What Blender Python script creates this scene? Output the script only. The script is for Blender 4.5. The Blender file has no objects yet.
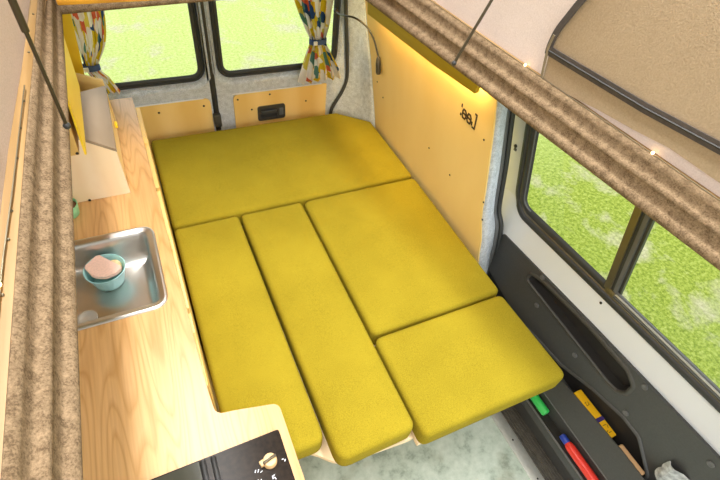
import bpy, bmesh, math, random
from mathutils import Vector, Matrix
random.seed(7)
scene = bpy.context.scene
COL = scene.collection
PI = math.pi

# ------------------------------------------------------------------ materials
def new_mat(name):
    m = bpy.data.materials.new(name); m.use_nodes = True
    nt = m.node_tree; b = nt.nodes['Principled BSDF']
    return m, nt, b
def N(nt, typ, **kw):
    n = nt.nodes.new(typ)
    for k, v in kw.items():
        if k in n.inputs: n.inputs[k].default_value = v
        else: setattr(n, k, v)
    return n
def coords(nt, scale=(1, 1, 1), kind='Object', rot=(0, 0, 0)):
    tc = N(nt, 'ShaderNodeTexCoord'); mp = N(nt, 'ShaderNodeMapping')
    mp.inputs['Scale'].default_value = scale; mp.inputs['Rotation'].default_value = rot
    nt.links.new(tc.outputs[kind], mp.inputs['Vector'])
    return mp.outputs['Vector']
def ramp(nt, fac, stops, interp='LINEAR'):
    r = N(nt, 'ShaderNodeValToRGB'); cr = r.color_ramp; cr.interpolation = interp
    while len(cr.elements) < len(stops): cr.elements.new(0.5)
    for e, (p, c) in zip(cr.elements, stops):
        e.position = p; e.color = (*c, 1)
    nt.links.new(fac, r.inputs['Fac'])
    return r.outputs['Color']
def bump(nt, b, height, strength=0.3, dist=0.005):
    bp = N(nt, 'ShaderNodeBump', Strength=strength, Distance=dist)
    nt.links.new(height, bp.inputs['Height']); nt.links.new(bp.outputs['Normal'], b.inputs['Normal'])
def plain(name, c, rough=0.5, metal=0.0, var=0.0, vs=30, spec=0.5, emit=None, es=0):
    m, nt, b = new_mat(name)
    b.inputs['Base Color'].default_value = (*c, 1)
    b.inputs['Roughness'].default_value = rough; b.inputs['Metallic'].default_value = metal
    b.inputs['Specular IOR Level'].default_value = spec
    if var:
        n = N(nt, 'ShaderNodeTexNoise', Scale=vs, Detail=4.0)
        nt.links.new(coords(nt), n.inputs['Vector'])
        lo = tuple(x * (1 - var) for x in c); hi = tuple(min(1, x * (1 + var)) for x in c)
        nt.links.new(ramp(nt, n.outputs['Fac'], [(0.3, lo), (0.7, hi)]), b.inputs['Base Color'])
    if emit:
        b.inputs['Emission Color'].default_value = (*emit, 1); b.inputs['Emission Strength'].default_value = es
    return m
def wood(name, c0, c1, scale=(14, 1.2, 14), rough=0.35, streak=6, spec=0.5, fine=0.35):
    m, nt, b = new_mat(name)
    v = coords(nt, scale)
    n1 = N(nt, 'ShaderNodeTexNoise', Scale=1.0, Detail=3.0, Distortion=0.6)
    nt.links.new(v, n1.inputs['Vector'])
    w = N(nt, 'ShaderNodeTexWave', Scale=0.55, Distortion=streak, Detail=2.0)
    w.inputs['Detail Scale'].default_value = 0.8
    nt.links.new(v, w.inputs['Vector'])
    v2 = coords(nt, tuple(s * 7 for s in scale))
    n2 = N(nt, 'ShaderNodeTexNoise', Scale=1.0, Detail=4.0)
    nt.links.new(v2, n2.inputs['Vector'])
    a = N(nt, 'ShaderNodeMath', operation='MULTIPLY_ADD'); a.inputs[1].default_value = 0.45
    nt.links.new(w.outputs['Fac'], a.inputs[0]); nt.links.new(n1.outputs['Fac'], a.inputs[2])
    a2 = N(nt, 'ShaderNodeMath', operation='MULTIPLY_ADD'); a2.inputs[1].default_value = fine
    nt.links.new(n2.outputs['Fac'], a2.inputs[0]); nt.links.new(a.outputs[0], a2.inputs[2])
    nt.links.new(ramp(nt, a2.outputs[0], [(0.5, c0), (1.15 if False else 1.0, c1)]), b.inputs['Base Color'])
    b.inputs['Roughness'].default_value = rough; b.inputs['Specular IOR Level'].default_value = spec
    return m
def felt(name, c0, c1, scale=220, bs=0.6):
    m, nt, b = new_mat(name)
    v = coords(nt)
    n = N(nt, 'ShaderNodeTexNoise', Scale=scale, Detail=5.0, Roughness=0.7)
    n2 = N(nt, 'ShaderNodeTexNoise', Scale=scale * 0.22, Detail=3.0)
    nt.links.new(v, n.inputs['Vector']); nt.links.new(v, n2.inputs['Vector'])
    a = N(nt, 'ShaderNodeMath', operation='MULTIPLY_ADD'); a.inputs[1].default_value = 0.5
    nt.links.new(n2.outputs['Fac'], a.inputs[0]); nt.links.new(n.outputs['Fac'], a.inputs[2])
    nt.links.new(ramp(nt, a.outputs[0], [(0.58, c0), (0.92, c1)]), b.inputs['Base Color'])
    b.inputs['Roughness'].default_value = 0.95; b.inputs['Specular IOR Level'].default_value = 0.1
    bump(nt, b, n.outputs['Fac'], bs, 0.003)
    return m
def cloth(name, c0, c1, scale=380, translucent=0.0):
    m, nt, b = new_mat(name)
    v = coords(nt)
    n = N(nt, 'ShaderNodeTexNoise', Scale=scale, Detail=3.0, Roughness=0.6)
    n2 = N(nt, 'ShaderNodeTexNoise', Scale=5.0, Detail=3.0)
    nt.links.new(v, n.inputs['Vector']); nt.links.new(v, n2.inputs['Vector'])
    a = N(nt, 'ShaderNodeMath', operation='MULTIPLY_ADD'); a.inputs[1].default_value = 0.4
    nt.links.new(n2.outputs['Fac'], a.inputs[0]); nt.links.new(n.outputs['Fac'], a.inputs[2])
    nt.links.new(ramp(nt, a.outputs[0], [(0.5, c0), (0.9, c1)]), b.inputs['Base Color'])
    b.inputs['Roughness'].default_value = 0.9; b.inputs['Specular IOR Level'].default_value = 0.15
    bump(nt, b, n.outputs['Fac'], 0.35, 0.002)
    if translucent:
        t = N(nt, 'ShaderNodeBsdfTranslucent'); t.inputs['Color'].default_value = (*c1, 1)
        mx = N(nt, 'ShaderNodeMixShader'); mx.inputs[0].default_value = translucent
        out = nt.nodes['Material Output']
        nt.links.new(b.outputs[0], mx.inputs[1]); nt.links.new(t.outputs[0], mx.inputs[2])
        nt.links.new(mx.outputs[0], out.inputs['Surface'])
    return m

M = {}
def oak_mat():
    m, nt, b = new_mat('oak_counter')
    v = coords(nt, (6.5, 0.75, 6.5))
    n0 = N(nt, 'ShaderNodeTexNoise', Scale=1.0, Detail=2.0, Distortion=0.3); nt.links.new(v, n0.inputs['Vector'])
    # contour lines of a stretched noise field read as cathedral grain
    k = N(nt, 'ShaderNodeMath', operation='MULTIPLY'); k.inputs[1].default_value = 24.0; nt.links.new(n0.outputs['Fac'], k.inputs[0])
    fr = N(nt, 'ShaderNodeMath', operation='FRACT'); nt.links.new(k.outputs[0], fr.inputs[0])
    v2 = coords(nt, (160, 5, 160)); n2 = N(nt, 'ShaderNodeTexNoise', Scale=1.0, Detail=3.0); nt.links.new(v2, n2.inputs['Vector'])
    v3 = coords(nt, (3, .8, 3)); n3 = N(nt, 'ShaderNodeTexNoise', Scale=1.0, Detail=2.0); nt.links.new(v3, n3.inputs['Vector'])
    g = ramp(nt, fr.outputs[0], [(0.0, (0.68, 0.41, 0.17)), (0.55, (0.70, 0.43, 0.19)), (0.86, (0.58, 0.33, 0.12)), (1.0, (0.68, 0.41, 0.17))])
    f2 = ramp(nt, n2.outputs['Fac'], [(0.3, (0.84, 0.80, 0.74)), (0.6, (1, 1, 1))])
    f3 = ramp(nt, n3.outputs['Fac'], [(0.35, (0.88, 0.80, 0.70)), (0.65, (1, 1, 1))])
    a = N(nt, 'ShaderNodeMix', data_type='RGBA', blend_type='MULTIPLY'); a.inputs[0].default_value = 0.8
    nt.links.new(g, a.inputs[6]); nt.links.new(f2, a.inputs[7])
    c = N(nt, 'ShaderNodeMix', data_type='RGBA', blend_type='MULTIPLY'); c.inputs[0].default_value = 0.8
    nt.links.new(a.outputs[2], c.inputs[6]); nt.links.new(f3, c.inputs[7])
    nt.links.new(c.outputs[2], b.inputs['Base Color'])
    b.inputs['Roughness'].default_value = 0.33
    b.inputs['Coat Weight'].default_value = 0.35; b.inputs['Coat Roughness'].default_value = 0.3
    return m
M['cushion'] = cloth('cushion_fabric', (0.235, 0.180, 0.009), (0.385, 0.30, 0.020), 420)
M['oak'] = oak_mat()
M['ply'] = wood('birch_ply', (0.92, 0.67, 0.27), (0.84, 0.56, 0.18), (3.0, 2.2, 1.0), 0.45, 2.0, 0.4, 0.25)
M['ply_side'] = wood('birch_ply_side', (0.89, 0.68, 0.30), (0.83, 0.59, 0.22), (3.0, 2.4, 0.8), 0.5, 2.0, 0.3, 0.2)
M['ply_pale'] = wood('pale_ply', (0.92, 0.76, 0.53), (0.84, 0.65, 0.41), (6, 2, 3), 0.5, 2.0, 0.3, 0.25)
M['locker_ply'] = wood('locker_ply', (0.80, 0.55, 0.20), (0.70, 0.44, 0.13), (6, 2, 3), 0.5, 2.0, 0.3, 0.25)
M['ply_shade'] = wood('shaded_ply', (0.36, 0.27, 0.18), (0.28, 0.205, 0.13), (8, 2, 5), 0.4, 2.0, 0.4, 0.2)  # shade on the storage box lid, painted as a darker ply
M['yellow_ply'] = wood('yellow_ply', (0.95, 0.66, 0.03), (0.86, 0.55, 0.018), (3, 2, 6), 0.4, 2.0, 0.4, 0.2)
M['pelmet'] = wood('pelmet_wood', (0.52, 0.38, 0.03), (0.40, 0.28, 0.018), (10, 1.5, 10), 0.5, 3.0, 0.3)
M['trimwood'] = wood('gold_trim_wood', (0.40, 0.25, 0.10), (0.29, 0.17, 0.055), (20, 1.5, 20), 0.4, 3.0)
M['edgewood'] = wood('edge_wood', (0.72, 0.36, 0.03), (0.52, 0.24, 0.02), (4, 20, 20), 0.4, 3.0)
M['felt_brown'] = felt('brown_felt', (0.105, 0.070, 0.039), (0.295, 0.212, 0.128), 300, 0.12)
M['felt_grey'] = felt('grey_felt', (0.40, 0.44, 0.49), (0.69, 0.74, 0.81), 200, 0.35)
M['rubber'] = plain('black_rubber', (0.035, 0.037, 0.038), 0.45)
M['rubber_grey'] = plain('grey_rubber', (0.12, 0.125, 0.13), 0.4)
M['black'] = plain('black_plastic', (0.055, 0.052, 0.045), 0.42, var=0.12, vs=60)
M['card'] = plain('door_card_plastic', (0.058, 0.058, 0.056), 0.42, var=0.1, vs=160)
M['dark'] = plain('recess_shade', (0.018, 0.016, 0.014), 0.6)  # near-black colour stands in for shade inside recesses and pockets
M['white'] = plain('white_paint', (0.73, 0.76, 0.79), 0.28, var=0.02, vs=4)
M['steel'] = plain('stainless_steel', (0.66, 0.64, 0.61), 0.30, 1.0)
M['alu'] = plain('aluminium', (0.62, 0.62, 0.58), 0.42, 0.6, var=0.06, vs=50)
M['bronze'] = plain('bronze_aluminium', (0.20, 0.175, 0.115), 0.35, 0.7)
M['strut'] = plain('strut_metal', (0.075, 0.06, 0.035), 0.4, 0.5)
M['screw'] = plain('dark_screw', (0.03, 0.025, 0.02), 0.4, 0.6)
M['screwcap'] = plain('grey_screw_cap', (0.12, 0.12, 0.12), 0.4)
M['canvas'] = cloth('tent_canvas', (0.66, 0.55, 0.49), (0.80, 0.69, 0.63), 300, 0.15)
M['canvas_left'] = cloth('beige_canvas', (0.46, 0.36, 0.28), (0.58, 0.46, 0.37), 300, 0.1)
M['canvas_tan'] = cloth('tan_canvas', (0.42, 0.325, 0.21), (0.52, 0.41, 0.275), 260, 0.1)
M['zip'] = plain('zip_tape', (0.075, 0.065, 0.06), 0.6, var=0.15, vs=90)
M['binding'] = plain('olive_binding', (0.22, 0.18, 0.11), 0.8)
M['hob'] = plain('black_hob_glass', (0.016, 0.010, 0.006), 0.25, var=0.5, vs=90, spec=0.15)
M['hoblid'] = plain('hob_lid_reflection', (0.045, 0.045, 0.033), 0.10, spec=0.3)  # grey-green reflection painted into the lid colour
M['hobband'] = plain('hob_band', (0.006, 0.006, 0.006), 0.3)
M['knob'] = plain('cream_knob', (0.80, 0.52, 0.25), 0.35)
M['mark'] = plain('white_mark', (0.75, 0.78, 0.85), 0.5)
M['turq'] = plain('turquoise_plastic', (0.42, 0.76, 0.78), 0.35)
M['pink'] = plain('pink_sponge', (0.92, 0.63, 0.52), 0.9, var=0.08, vs=160)
M['cream'] = plain('cream_bristle', (0.86, 0.66, 0.36), 0.8, var=0.2, vs=120)
M['mint'] = plain('mint_ceramic', (0.30, 0.68, 0.36), 0.35)
M['cupin'] = plain('brown_inside', (0.16, 0.07, 0.03), 0.5)
M['green'] = plain('green_plastic', (0.04, 0.52, 0.10), 0.35)
M['red'] = plain('red_plastic', (0.72, 0.045, 0.03), 0.25)
M['blue'] = plain('blue_plastic', (0.02, 0.05, 0.36), 0.35)
M['yellow'] = plain('yellow_card', (0.82, 0.46, 0.01), 0.45)
M['navy'] = plain('navy_print', (0.05, 0.03, 0.16), 0.5)
M['printbrown'] = plain('brown_print', (0.25, 0.11, 0.01), 0.5)
M['tanwood'] = wood('tan_block', (0.74, 0.47, 0.25), (0.62, 0.36, 0.17), (10, 2, 10), 0.5, 2)
M['plasticbag'] = plain('clear_bag', (0.42, 0.43, 0.43), 0.2, var=0.5, vs=45)
M['bulb'] = plain('fairy_bulb', (1, 0.8, 0.45), 0.3, emit=(1, 0.66, 0.25), es=14)
M['led'] = plain('led_strip', (1, 0.85, 0.5), 0.3, emit=(1, 0.72, 0.28), es=9)
M['lamp'] = plain('lamp_black', (0.03, 0.026, 0.02), 0.35)
M['letter'] = plain('burnt_letter', (0.05, 0.025, 0.01), 0.8)
M['ribbed'] = plain('step_rubber', (0.10, 0.09, 0.075), 0.5, var=0.2, vs=40)

def glass_mat():
    m, nt, b = new_mat('window_glass')
    t = N(nt, 'ShaderNodeBsdfTransparent'); t.inputs['Color'].default_value = (0.96, 0.98, 0.96, 1)
    g = N(nt, 'ShaderNodeBsdfGlossy'); g.inputs['Roughness'].default_value = 0.03
    mx = N(nt, 'ShaderNodeMixShader'); mx.inputs[0].default_value = 0.04
    nt.links.new(t.outputs[0], mx.inputs[1]); nt.links.new(g.outputs[0], mx.inputs[2])
    nt.links.new(mx.outputs[0], nt.nodes['Material Output'].inputs['Surface'])
    return m
M['glass'] = glass_mat()

def floor_mat():
    m, nt, b = new_mat('vinyl_floor')
    v = coords(nt)
    n = N(nt, 'ShaderNodeTexNoise', Scale=16.0, Detail=6.0, Roughness=0.65)
    n2 = N(nt, 'ShaderNodeTexNoise', Scale=5.0, Detail=4.0)
    nt.links.new(v, n.inputs['Vector']); nt.links.new(v, n2.inputs['Vector'])
    c1 = ramp(nt, n.outputs['Fac'], [(0.33, (0.27, 0.32, 0.26)), (0.47, (0.44, 0.51, 0.43)), (0.7, (0.57, 0.63, 0.55))])
    c2 = ramp(nt, n2.outputs['Fac'], [(0.30, (0.62, 0.55, 0.46)), (0.45, (1, 1, 1))])
    mx = N(nt, 'ShaderNodeMix', data_type='RGBA', blend_type='MULTIPLY'); mx.inputs[0].default_value = 0.8
    nt.links.new(c1, mx.inputs[6]); nt.links.new(c2, mx.inputs[7])
    nt.links.new(mx.outputs[2], b.inputs['Base Color']); b.inputs['Roughness'].default_value = 0.4
    return m
M['floor'] = floor_mat()

def grass_mat():
    m, nt, b = new_mat('grass')
    v = coords(nt)
    sx = N(nt, 'ShaderNodeSeparateXYZ'); nt.links.new(v, sx.inputs[0])
    n = N(nt, 'ShaderNodeTexNoise', Scale=34.0, Detail=8.0, Roughness=0.75)
    n2 = N(nt, 'ShaderNodeTexNoise', Scale=2.6, Detail=5.0, Roughness=0.6, Distortion=0.4)
    n3 = N(nt, 'ShaderNodeTexNoise', Scale=1.1, Detail=4.0)
    for k in (n, n2, n3): nt.links.new(v, k.inputs['Vector'])
    g = ramp(nt, n.outputs['Fac'], [(0.30, (0.10, 0.15, 0.015)), (0.44, (0.26, 0.35, 0.04)), (0.56, (0.44, 0.52, 0.09)), (0.72, (0.70, 0.72, 0.28))])
    dry = ramp(nt, n.outputs['Fac'], [(0.3, (0.42, 0.38, 0.22)), (0.7, (0.88, 0.81, 0.60))])
    pale = ramp(nt, n.outputs['Fac'], [(0.30, (0.38, 0.49, 0.09)), (0.5, (0.62, 0.72, 0.23)), (0.75, (0.86, 0.88, 0.48))])  # paler grass behind the van, overexposure put into the colour
    mask = ramp(nt, n2.outputs['Fac'], [(0.52, (0, 0, 0)), (0.68, (0.8, 0.8, 0.8))])
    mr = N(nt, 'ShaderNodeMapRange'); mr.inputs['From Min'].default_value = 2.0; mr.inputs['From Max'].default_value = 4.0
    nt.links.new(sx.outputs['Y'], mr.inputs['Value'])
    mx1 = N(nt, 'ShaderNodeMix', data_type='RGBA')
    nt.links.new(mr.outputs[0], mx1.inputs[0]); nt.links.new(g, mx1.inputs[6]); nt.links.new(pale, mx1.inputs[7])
    mx2 = N(nt, 'ShaderNodeMix', data_type='RGBA')
    nt.links.new(mask, mx2.inputs[0]); nt.links.new(mx1.outputs[2], mx2.inputs[6]); nt.links.new(dry, mx2.inputs[7])
    nt.links.new(mx2.outputs[2], b.inputs['Base Color'])
    b.inputs['Roughness'].default_value = 0.95; b.inputs['Specular IOR Level'].default_value = 0.1
    bump(nt, b, n.outputs['Fac'], 0.8, 0.05)
    return m
M['grass'] = grass_mat()

def curtain_mat():
    m, nt, b = new_mat('curtain_print')
    v = coords(nt, (1, 1, 1), 'UV')
    vo = N(nt, 'ShaderNodeTexVoronoi', Scale=9.0); vo.distance = 'MANHATTAN'
    vo.inputs['Randomness'].default_value = 0.9
    nt.links.new(v, vo.inputs['Vector'])
    sx = N(nt, 'ShaderNodeSeparateColor'); nt.links.new(vo.outputs['Color'], sx.inputs[0])
    W = (0.74, 0.69, 0.61)
    c = ramp(nt, sx.outputs[0], [(0.0, W), (0.36, (0.60, 0.42, 0.02)), (0.56, (0.03, 0.07, 0.17)), (0.66, W), (0.76, (0.60, 0.12, 0.06)),
                                 (0.83, (0.10, 0.22, 0.18)), (0.90, (0.62, 0.50, 0.08))], 'CONSTANT')
    nt.links.new(c, b.inputs['Base Color']); b.inputs['Roughness'].default_value = 0.9; b.inputs['Specular IOR Level'].default_value = 0.1
    t = N(nt, 'ShaderNodeBsdfTranslucent'); nt.links.new(c, t.inputs['Color'])
    mx = N(nt, 'ShaderNodeMixShader'); mx.inputs[0].default_value = 0.3
    nt.links.new(b.outputs[0], mx.inputs[1]); nt.links.new(t.outputs[0], mx.inputs[2])
    nt.links.new(mx.outputs[0], nt.nodes['Material Output'].inputs['Surface'])
    return m
M['curtain'] = curtain_mat()

# ------------------------------------------------------------------ mesh helpers (all in world coordinates)
def B(): return bmesh.new()
def box(bm, a, b, bev=0.0, seg=2):
    c = [(x + y) / 2 for x, y in zip(a, b)]; s = [abs(y - x) for x, y in zip(a, b)]
    r = bmesh.ops.create_cube(bm, size=1, matrix=Matrix.Translation(c) @ Matrix.Diagonal((*s, 1)))
    if bev:
        es = {e for v in r['verts'] for e in v.link_edges}
        bmesh.ops.bevel(bm, geom=list(es), offset=bev, segments=seg, profile=0.5, affect='EDGES')
def round_poly(pts, r, n=6):
    """corner-rounded closed polygon; r is a number or one radius per corner"""
    out = []; L = len(pts)
    for i in range(L):
        p0, p, p1 = Vector(pts[i - 1]), Vector(pts[i]), Vector(pts[(i + 1) % L])
        ri = r[i] if isinstance(r, (list, tuple)) else r
        d0 = (p0 - p); d1 = (p1 - p); l0, l1 = d0.length, d1.length; d0.normalize(); d1.normalize()
        ang = d0.angle(d1); t = min(ri / math.tan(ang / 2), l0 * .49, l1 * .49)
        a = p + d0 * t; b = p + d1 * t
        for k in range(n + 1):
            u = k / n
            out.append(tuple(a * (1 - u) ** 2 + p * 2 * u * (1 - u) + b * u * u))
    return out
def offset_poly(pts, d):
    """inset (d>0) of a closed counter-clockwise polygon, keeping the vertex count"""
    out = []; L = len(pts)
    for i in range(L):
        j = i - 1
        p = Vector(pts[i]); a = Vector(pts[i - 1]); b = Vector(pts[(i + 1) % L])
        e = (b - a)
        if e.length < 1e-9: e = Vector((1, 0))
        nrm = Vector((-e.y, e.x)).normalized()
        out.append(tuple(p + nrm * d))
    return out
def loops(bm, rings, cap0=True, cap1=True, closed=True):
    """skin a list of equal-length rings of 3D points"""
    vs = [[bm.verts.new(p) for p in r] for r in rings]
    n = len(vs[0])
    for a, b in zip(vs, vs[1:]):
        for i in range(n if closed else n - 1):
            j = (i + 1) % n
            try: bm.faces.new((a[i], a[j], b[j], b[i]))
            except ValueError: pass
    if closed and cap0: bm.faces.new(list(reversed(vs[0])))
    if closed and cap1: bm.faces.new(vs[-1])
    return vs
def plate(bm, outer, holes, to3, off):
    """flat plate with holes: to3 maps (u,v) to a point, off is the thickness vector"""
    off = Vector(off); edges = []; loops_ = []
    for lp in [outer] + holes:
        vs = [bm.verts.new(to3(*p)) for p in lp]
        loops_.append(vs)
        edges += [bm.edges.new((vs[i], vs[(i + 1) % len(vs)])) for i in range(len(vs))]
    r = bmesh.ops.triangle_fill(bm, edges=edges, use_beauty=True, use_dissolve=False)
    fs = [g for g in r['geom'] if isinstance(g, bmesh.types.BMFace)]
    ex = bmesh.ops.extrude_face_region(bm, geom=fs)
    bmesh.ops.translate(bm, verts=[g for g in ex['geom'] if isinstance(g, bmesh.types.BMVert)], vec=off)
def prism(bm, poly, to3, off):
    a = [bm.verts.new(to3(*p)) for p in poly]; b = [bm.verts.new(Vector(to3(*p)) + Vector(off)) for p in poly]
    bm.faces.new(a); bm.faces.new(list(reversed(b)))
    for i in range(len(a)):
        j = (i + 1) % len(a); bm.faces.new((a[j], a[i], b[i], b[j]))
def smooth_path(pts, n=6):
    P = [Vector(p) for p in pts]; out = []
    for i in range(len(P) - 1):
        p0 = P[max(i - 1, 0)]; p1 = P[i]; p2 = P[i + 1]; p3 = P[min(i + 2, len(P) - 1)]
        for k in range(n):
            t = k / n
            out.append(0.5 * ((2 * p1) + (p2 - p0) * t + (2 * p0 - 5 * p1 + 4 * p2 - p3) * t * t + (3 * p1 - p0 - 3 * p2 + p3) * t ** 3))
    out.append(P[-1]); return out
def tube(bm, pts, r, n=10, smooth=0, closed=False, flat=1.0):
    P = smooth_path(pts, smooth) if smooth else [Vector(p) for p in pts]
    rings = []; up = None; L = len(P)
    for i, p in enumerate(P):
        if closed: d = P[(i + 1) % L] - P[i - 1]
        else: d = P[min(i + 1, L - 1)] - P[max(i - 1, 0)]
        d.normalize()
        if up is None:
            up = d.orthogonal().normalized()
        up = (up - d * up.dot(d)).normalized(); s = d.cross(up)
        ri = r[i] if isinstance(r, (list, tuple)) else r
        rings.append([p + (up * math.cos(2 * PI * k / n) + s * flat * math.sin(2 * PI * k / n)) * ri for k in range(n)])
    if closed: rings.append(rings[0]); loops(bm, rings, False, False); bmesh.ops.remove_doubles(bm, verts=bm.verts, dist=1e-6)
    else: loops(bm, rings)
def lathe(bm, prof, origin, axis=(0, 0, 1), n=28):
    ax = Vector(axis).normalized(); u = ax.orthogonal().normalized(); w = ax.cross(u); o = Vector(origin)
    loops(bm, [[o + ax * z + (u * math.cos(2 * PI * k / n) + w * math.sin(2 * PI * k / n)) * max(r, 1e-4) for k in range(n)] for r, z in prof])
def quad(bm, *pts): bm.faces.new([bm.verts.new(p) for p in pts])

def obj(name, bm, mat, parent=None, smooth=True, angle=40, origin=None, solid=0, off=0):
    bmesh.ops.recalc_face_normals(bm, faces=bm.faces)
    me = bpy.data.meshes.new(name)
    o = bpy.data.objects.new(name, me); COL.objects.link(o)
    if parent is not None:
        org = world_loc(parent)
    elif origin is not None: org = Vector(origin)
    else:
        xs = [v.co for v in bm.verts]
        org = Vector(((min(v.x for v in xs) + max(v.x for v in xs)) / 2, (min(v.y for v in xs) + max(v.y for v in xs)) / 2, min(v.z for v in xs)))
    bmesh.ops.translate(bm, verts=bm.verts, vec=-org)
    bm.to_mesh(me); bm.free()
    if parent is not None: o.parent = parent
    else: o.location = org
    me.materials.append(M[mat] if isinstance(mat, str) else mat)
    if smooth:
        for p in me.polygons: p.use_smooth = True
        md = o.modifiers.new('edges', 'EDGE_SPLIT'); md.split_angle = math.radians(angle)
    if solid:
        md = o.modifiers.new('solid', 'SOLIDIFY'); md.thickness = solid; md.offset = off
    return o
def world_loc(o):
    v = Vector(o.location)
    while o.parent is not None: o = o.parent; v = v + Vector(o.location)
    return v
def tag(o, label, cat, group=None):
    o['label'] = label; o['category'] = cat
    if group: o['group'] = group
    return o
def thing(name, label, cat, loc, group=None):
    o = bpy.data.objects.new(name, None); COL.objects.link(o); o.location = loc
    return tag(o, label, cat, group)
def struct(o): o['kind'] = 'structure'; return o
def sroot(name, loc):
    o = bpy.data.objects.new(name, None); COL.objects.link(o); o.location = loc
    return struct(o)
def screw(p, axis, parent, r=0.005, mat='screw'):
    bm = B(); lathe(bm, [(r, -0.0005), (r, 0.001), (r * 0.7, 0.002), (r * 0.25, 0.0012)], p, axis, 12)
    return obj('screw', bm, mat, parent)

# ------------------------------------------------------------------ camera
cam = bpy.data.cameras.new('camera'); camo = bpy.data.objects.new('camera', cam); COL.objects.link(camo)
R0 = (0.90495818, -0.41233776, 0.10501552); R1 = (-0.2382785, -0.69557244, -0.67779225); R2 = (0.35252524, 0.5883507, -0.7277152)
camo.matrix_world = Matrix(((R0[0], -R1[0], -R2[0], 0.0), (R0[1], -R1[1], -R2[1], 0.0), (R0[2], -R1[2], -R2[2], 2.0), (0, 0, 0, 1)))
cam.sensor_width = 36; cam.lens = 459.532 / 720 * 36; cam.clip_start = 0.02
scene.camera = camo

# ------------------------------------------------------------------ setting: ground, floor
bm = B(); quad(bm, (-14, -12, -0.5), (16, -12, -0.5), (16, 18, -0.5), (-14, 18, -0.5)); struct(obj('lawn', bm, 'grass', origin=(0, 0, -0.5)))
bm = B(); box(bm, (-0.56, -1.4, -0.03), (1.10, 2.2, 0.0)); struct(obj('floor', bm, 'floor'))

# left wall
bm = B(); box(bm, (-0.56, -1.4, 0), (-0.52, 2.2, 1.39)); struct(obj('wall_left', bm, 'felt_grey'))

# right rear wall panel of birch ply, leaning in towards the roof
def lx(z): return 1.13 - 0.123 * (z - 0.6)
wr = sroot('wall_right', (1.13, 1.4, 0.45))
bm = B()
front = [(0.86, 0.40), (0.90, 0.59), (0.91, 0.671), (0.925, 0.72), (0.946, 0.775), (0.953, 0.83), (0.962, 0.898), (0.982, 1.025), (1.004, 1.157), (1.022, 1.252), (1.04, 1.385)]
rear = [(2.085, 1.385), (2.057, 1.191), (1.983, 0.929), (1.923, 0.622), (1.90, 0.40)]
prism(bm, front + rear, lambda y, z: (lx(z), y, z), (0.012, 0, 0))
obj('panel', bm, 'ply_side', wr, smooth=False)
for y, z in ((1.835, .80), (1.905, .85), (1.37, .814), (1.037, 1.09), (0.955, .85), (0.935, .77), (1.19, .80)):
    screw((lx(z), y, z), (-1, 0, -0.12), wr, 0.0042)
# burnt-in lettering on the ply: small strokes
bm = B()
def stroke(y0, z0, y1, z1, w=0.004):
    d = Vector((y1 - y0, z1 - z0)); 
    if d.length < 1e-6: return
    nn = Vector((-d.y, d.x)).normalized() * w; e = d.normalized() * w * 0.6
    ps = [(y0 - e.x + nn.x, z0 - e.y + nn.y), (y1 + e.x + nn.x, z1 + e.y + nn.y), (y1 + e.x - nn.x, z1 + e.y - nn.y), (y0 - e.x - nn.x, z0 - e.y - nn.y)]
    prism(bm, ps, lambda y, z: (lx(z) - 0.0012, y, z), (0.002, 0, 0))
def glyph(strokes, y, z, w, h):
    for a, b, c, d in strokes: stroke(y - a * w, z + b * h, y - c * w, z + d * h, 0.0036)
ring = [(0, .2, .2, 0), (.2, 0, .8, 0), (.8, 0, 1, .2), (1, .2, 1, .6), (1, .6, .7, .85), (.7, .85, .2, .85), (.2, .85, 0, .6), (0, .6, 0, .2)]
glyph([(0, 0, 0, .12), (0, .75, 0, .95)], 1.194, 1.098, .018, .047)
glyph(ring + [(0, .45, 1, .45)], 1.184, 1.096, .023, .040)
glyph(ring + [(0, .45, 1, .45)], 1.152, 1.096, .023, .040)
glyph([(0, .1, .0, .3), (1, 0, 1, 1), (.55, 1, 1, 1), (.3, 0, 1, 0)], 1.121, 1.094, .020, .058)
obj('lettering', bm, 'letter', wr, smooth=False)

# felt pillar between the ply panel and the sliding door, with the door rubber seal
def seal_x(z): return 1.235 - 0.14 * (z - 0.6)
sealpts = [(1.09, 1.38), (1.064, 1.174), (1.026, .969), (1.007, .832), (.991, .741), (.955, .682), (.938, .583), (.932, .453), (.932, 0.0)]
fp = [(1.04, 1.38), (1.008, 1.174), (.973, .969), (.953, .832), (.930, .741), (.911, .682), (.899, .583), (.87, .453), (.86, 0.0)]
bm = B(); rings = []
for (ys, zs), (yf, zf) in zip(sealpts, fp):
    x0 = lx(zf) + 0.006; x1 = seal_x(zs)
    rings.append([(x0 + 0.02, yf + 0.05, zf), (x0, yf, zf), (x0 + (x1 - x0) * .3, yf - 0.004, zf), (x0 + (x1 - x0) * .7, yf + (ys - yf) * .4, zs), (x1, ys, zs), (x1 + 0.03, ys + 0.02, zs)])
loops(bm, rings, closed=False)
struct(obj('trim_1', bm, 'felt_grey', solid=0.004))
s = sroot('trim_2', (1.25, 0.97, 0.4))
bm = B(); tube(bm, [(seal_x(z) + .002, y - .004, z) for y, z in sealpts], 0.011, 10, 5); obj('seal_lip', bm, 'rubber_grey', s)
bm = B(); tube(bm, [(seal_x(z) + .022, y - .010, z) for y, z in sealpts], 0.011, 10, 5); obj('seal_tube', bm, 'rubber', s)

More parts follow.
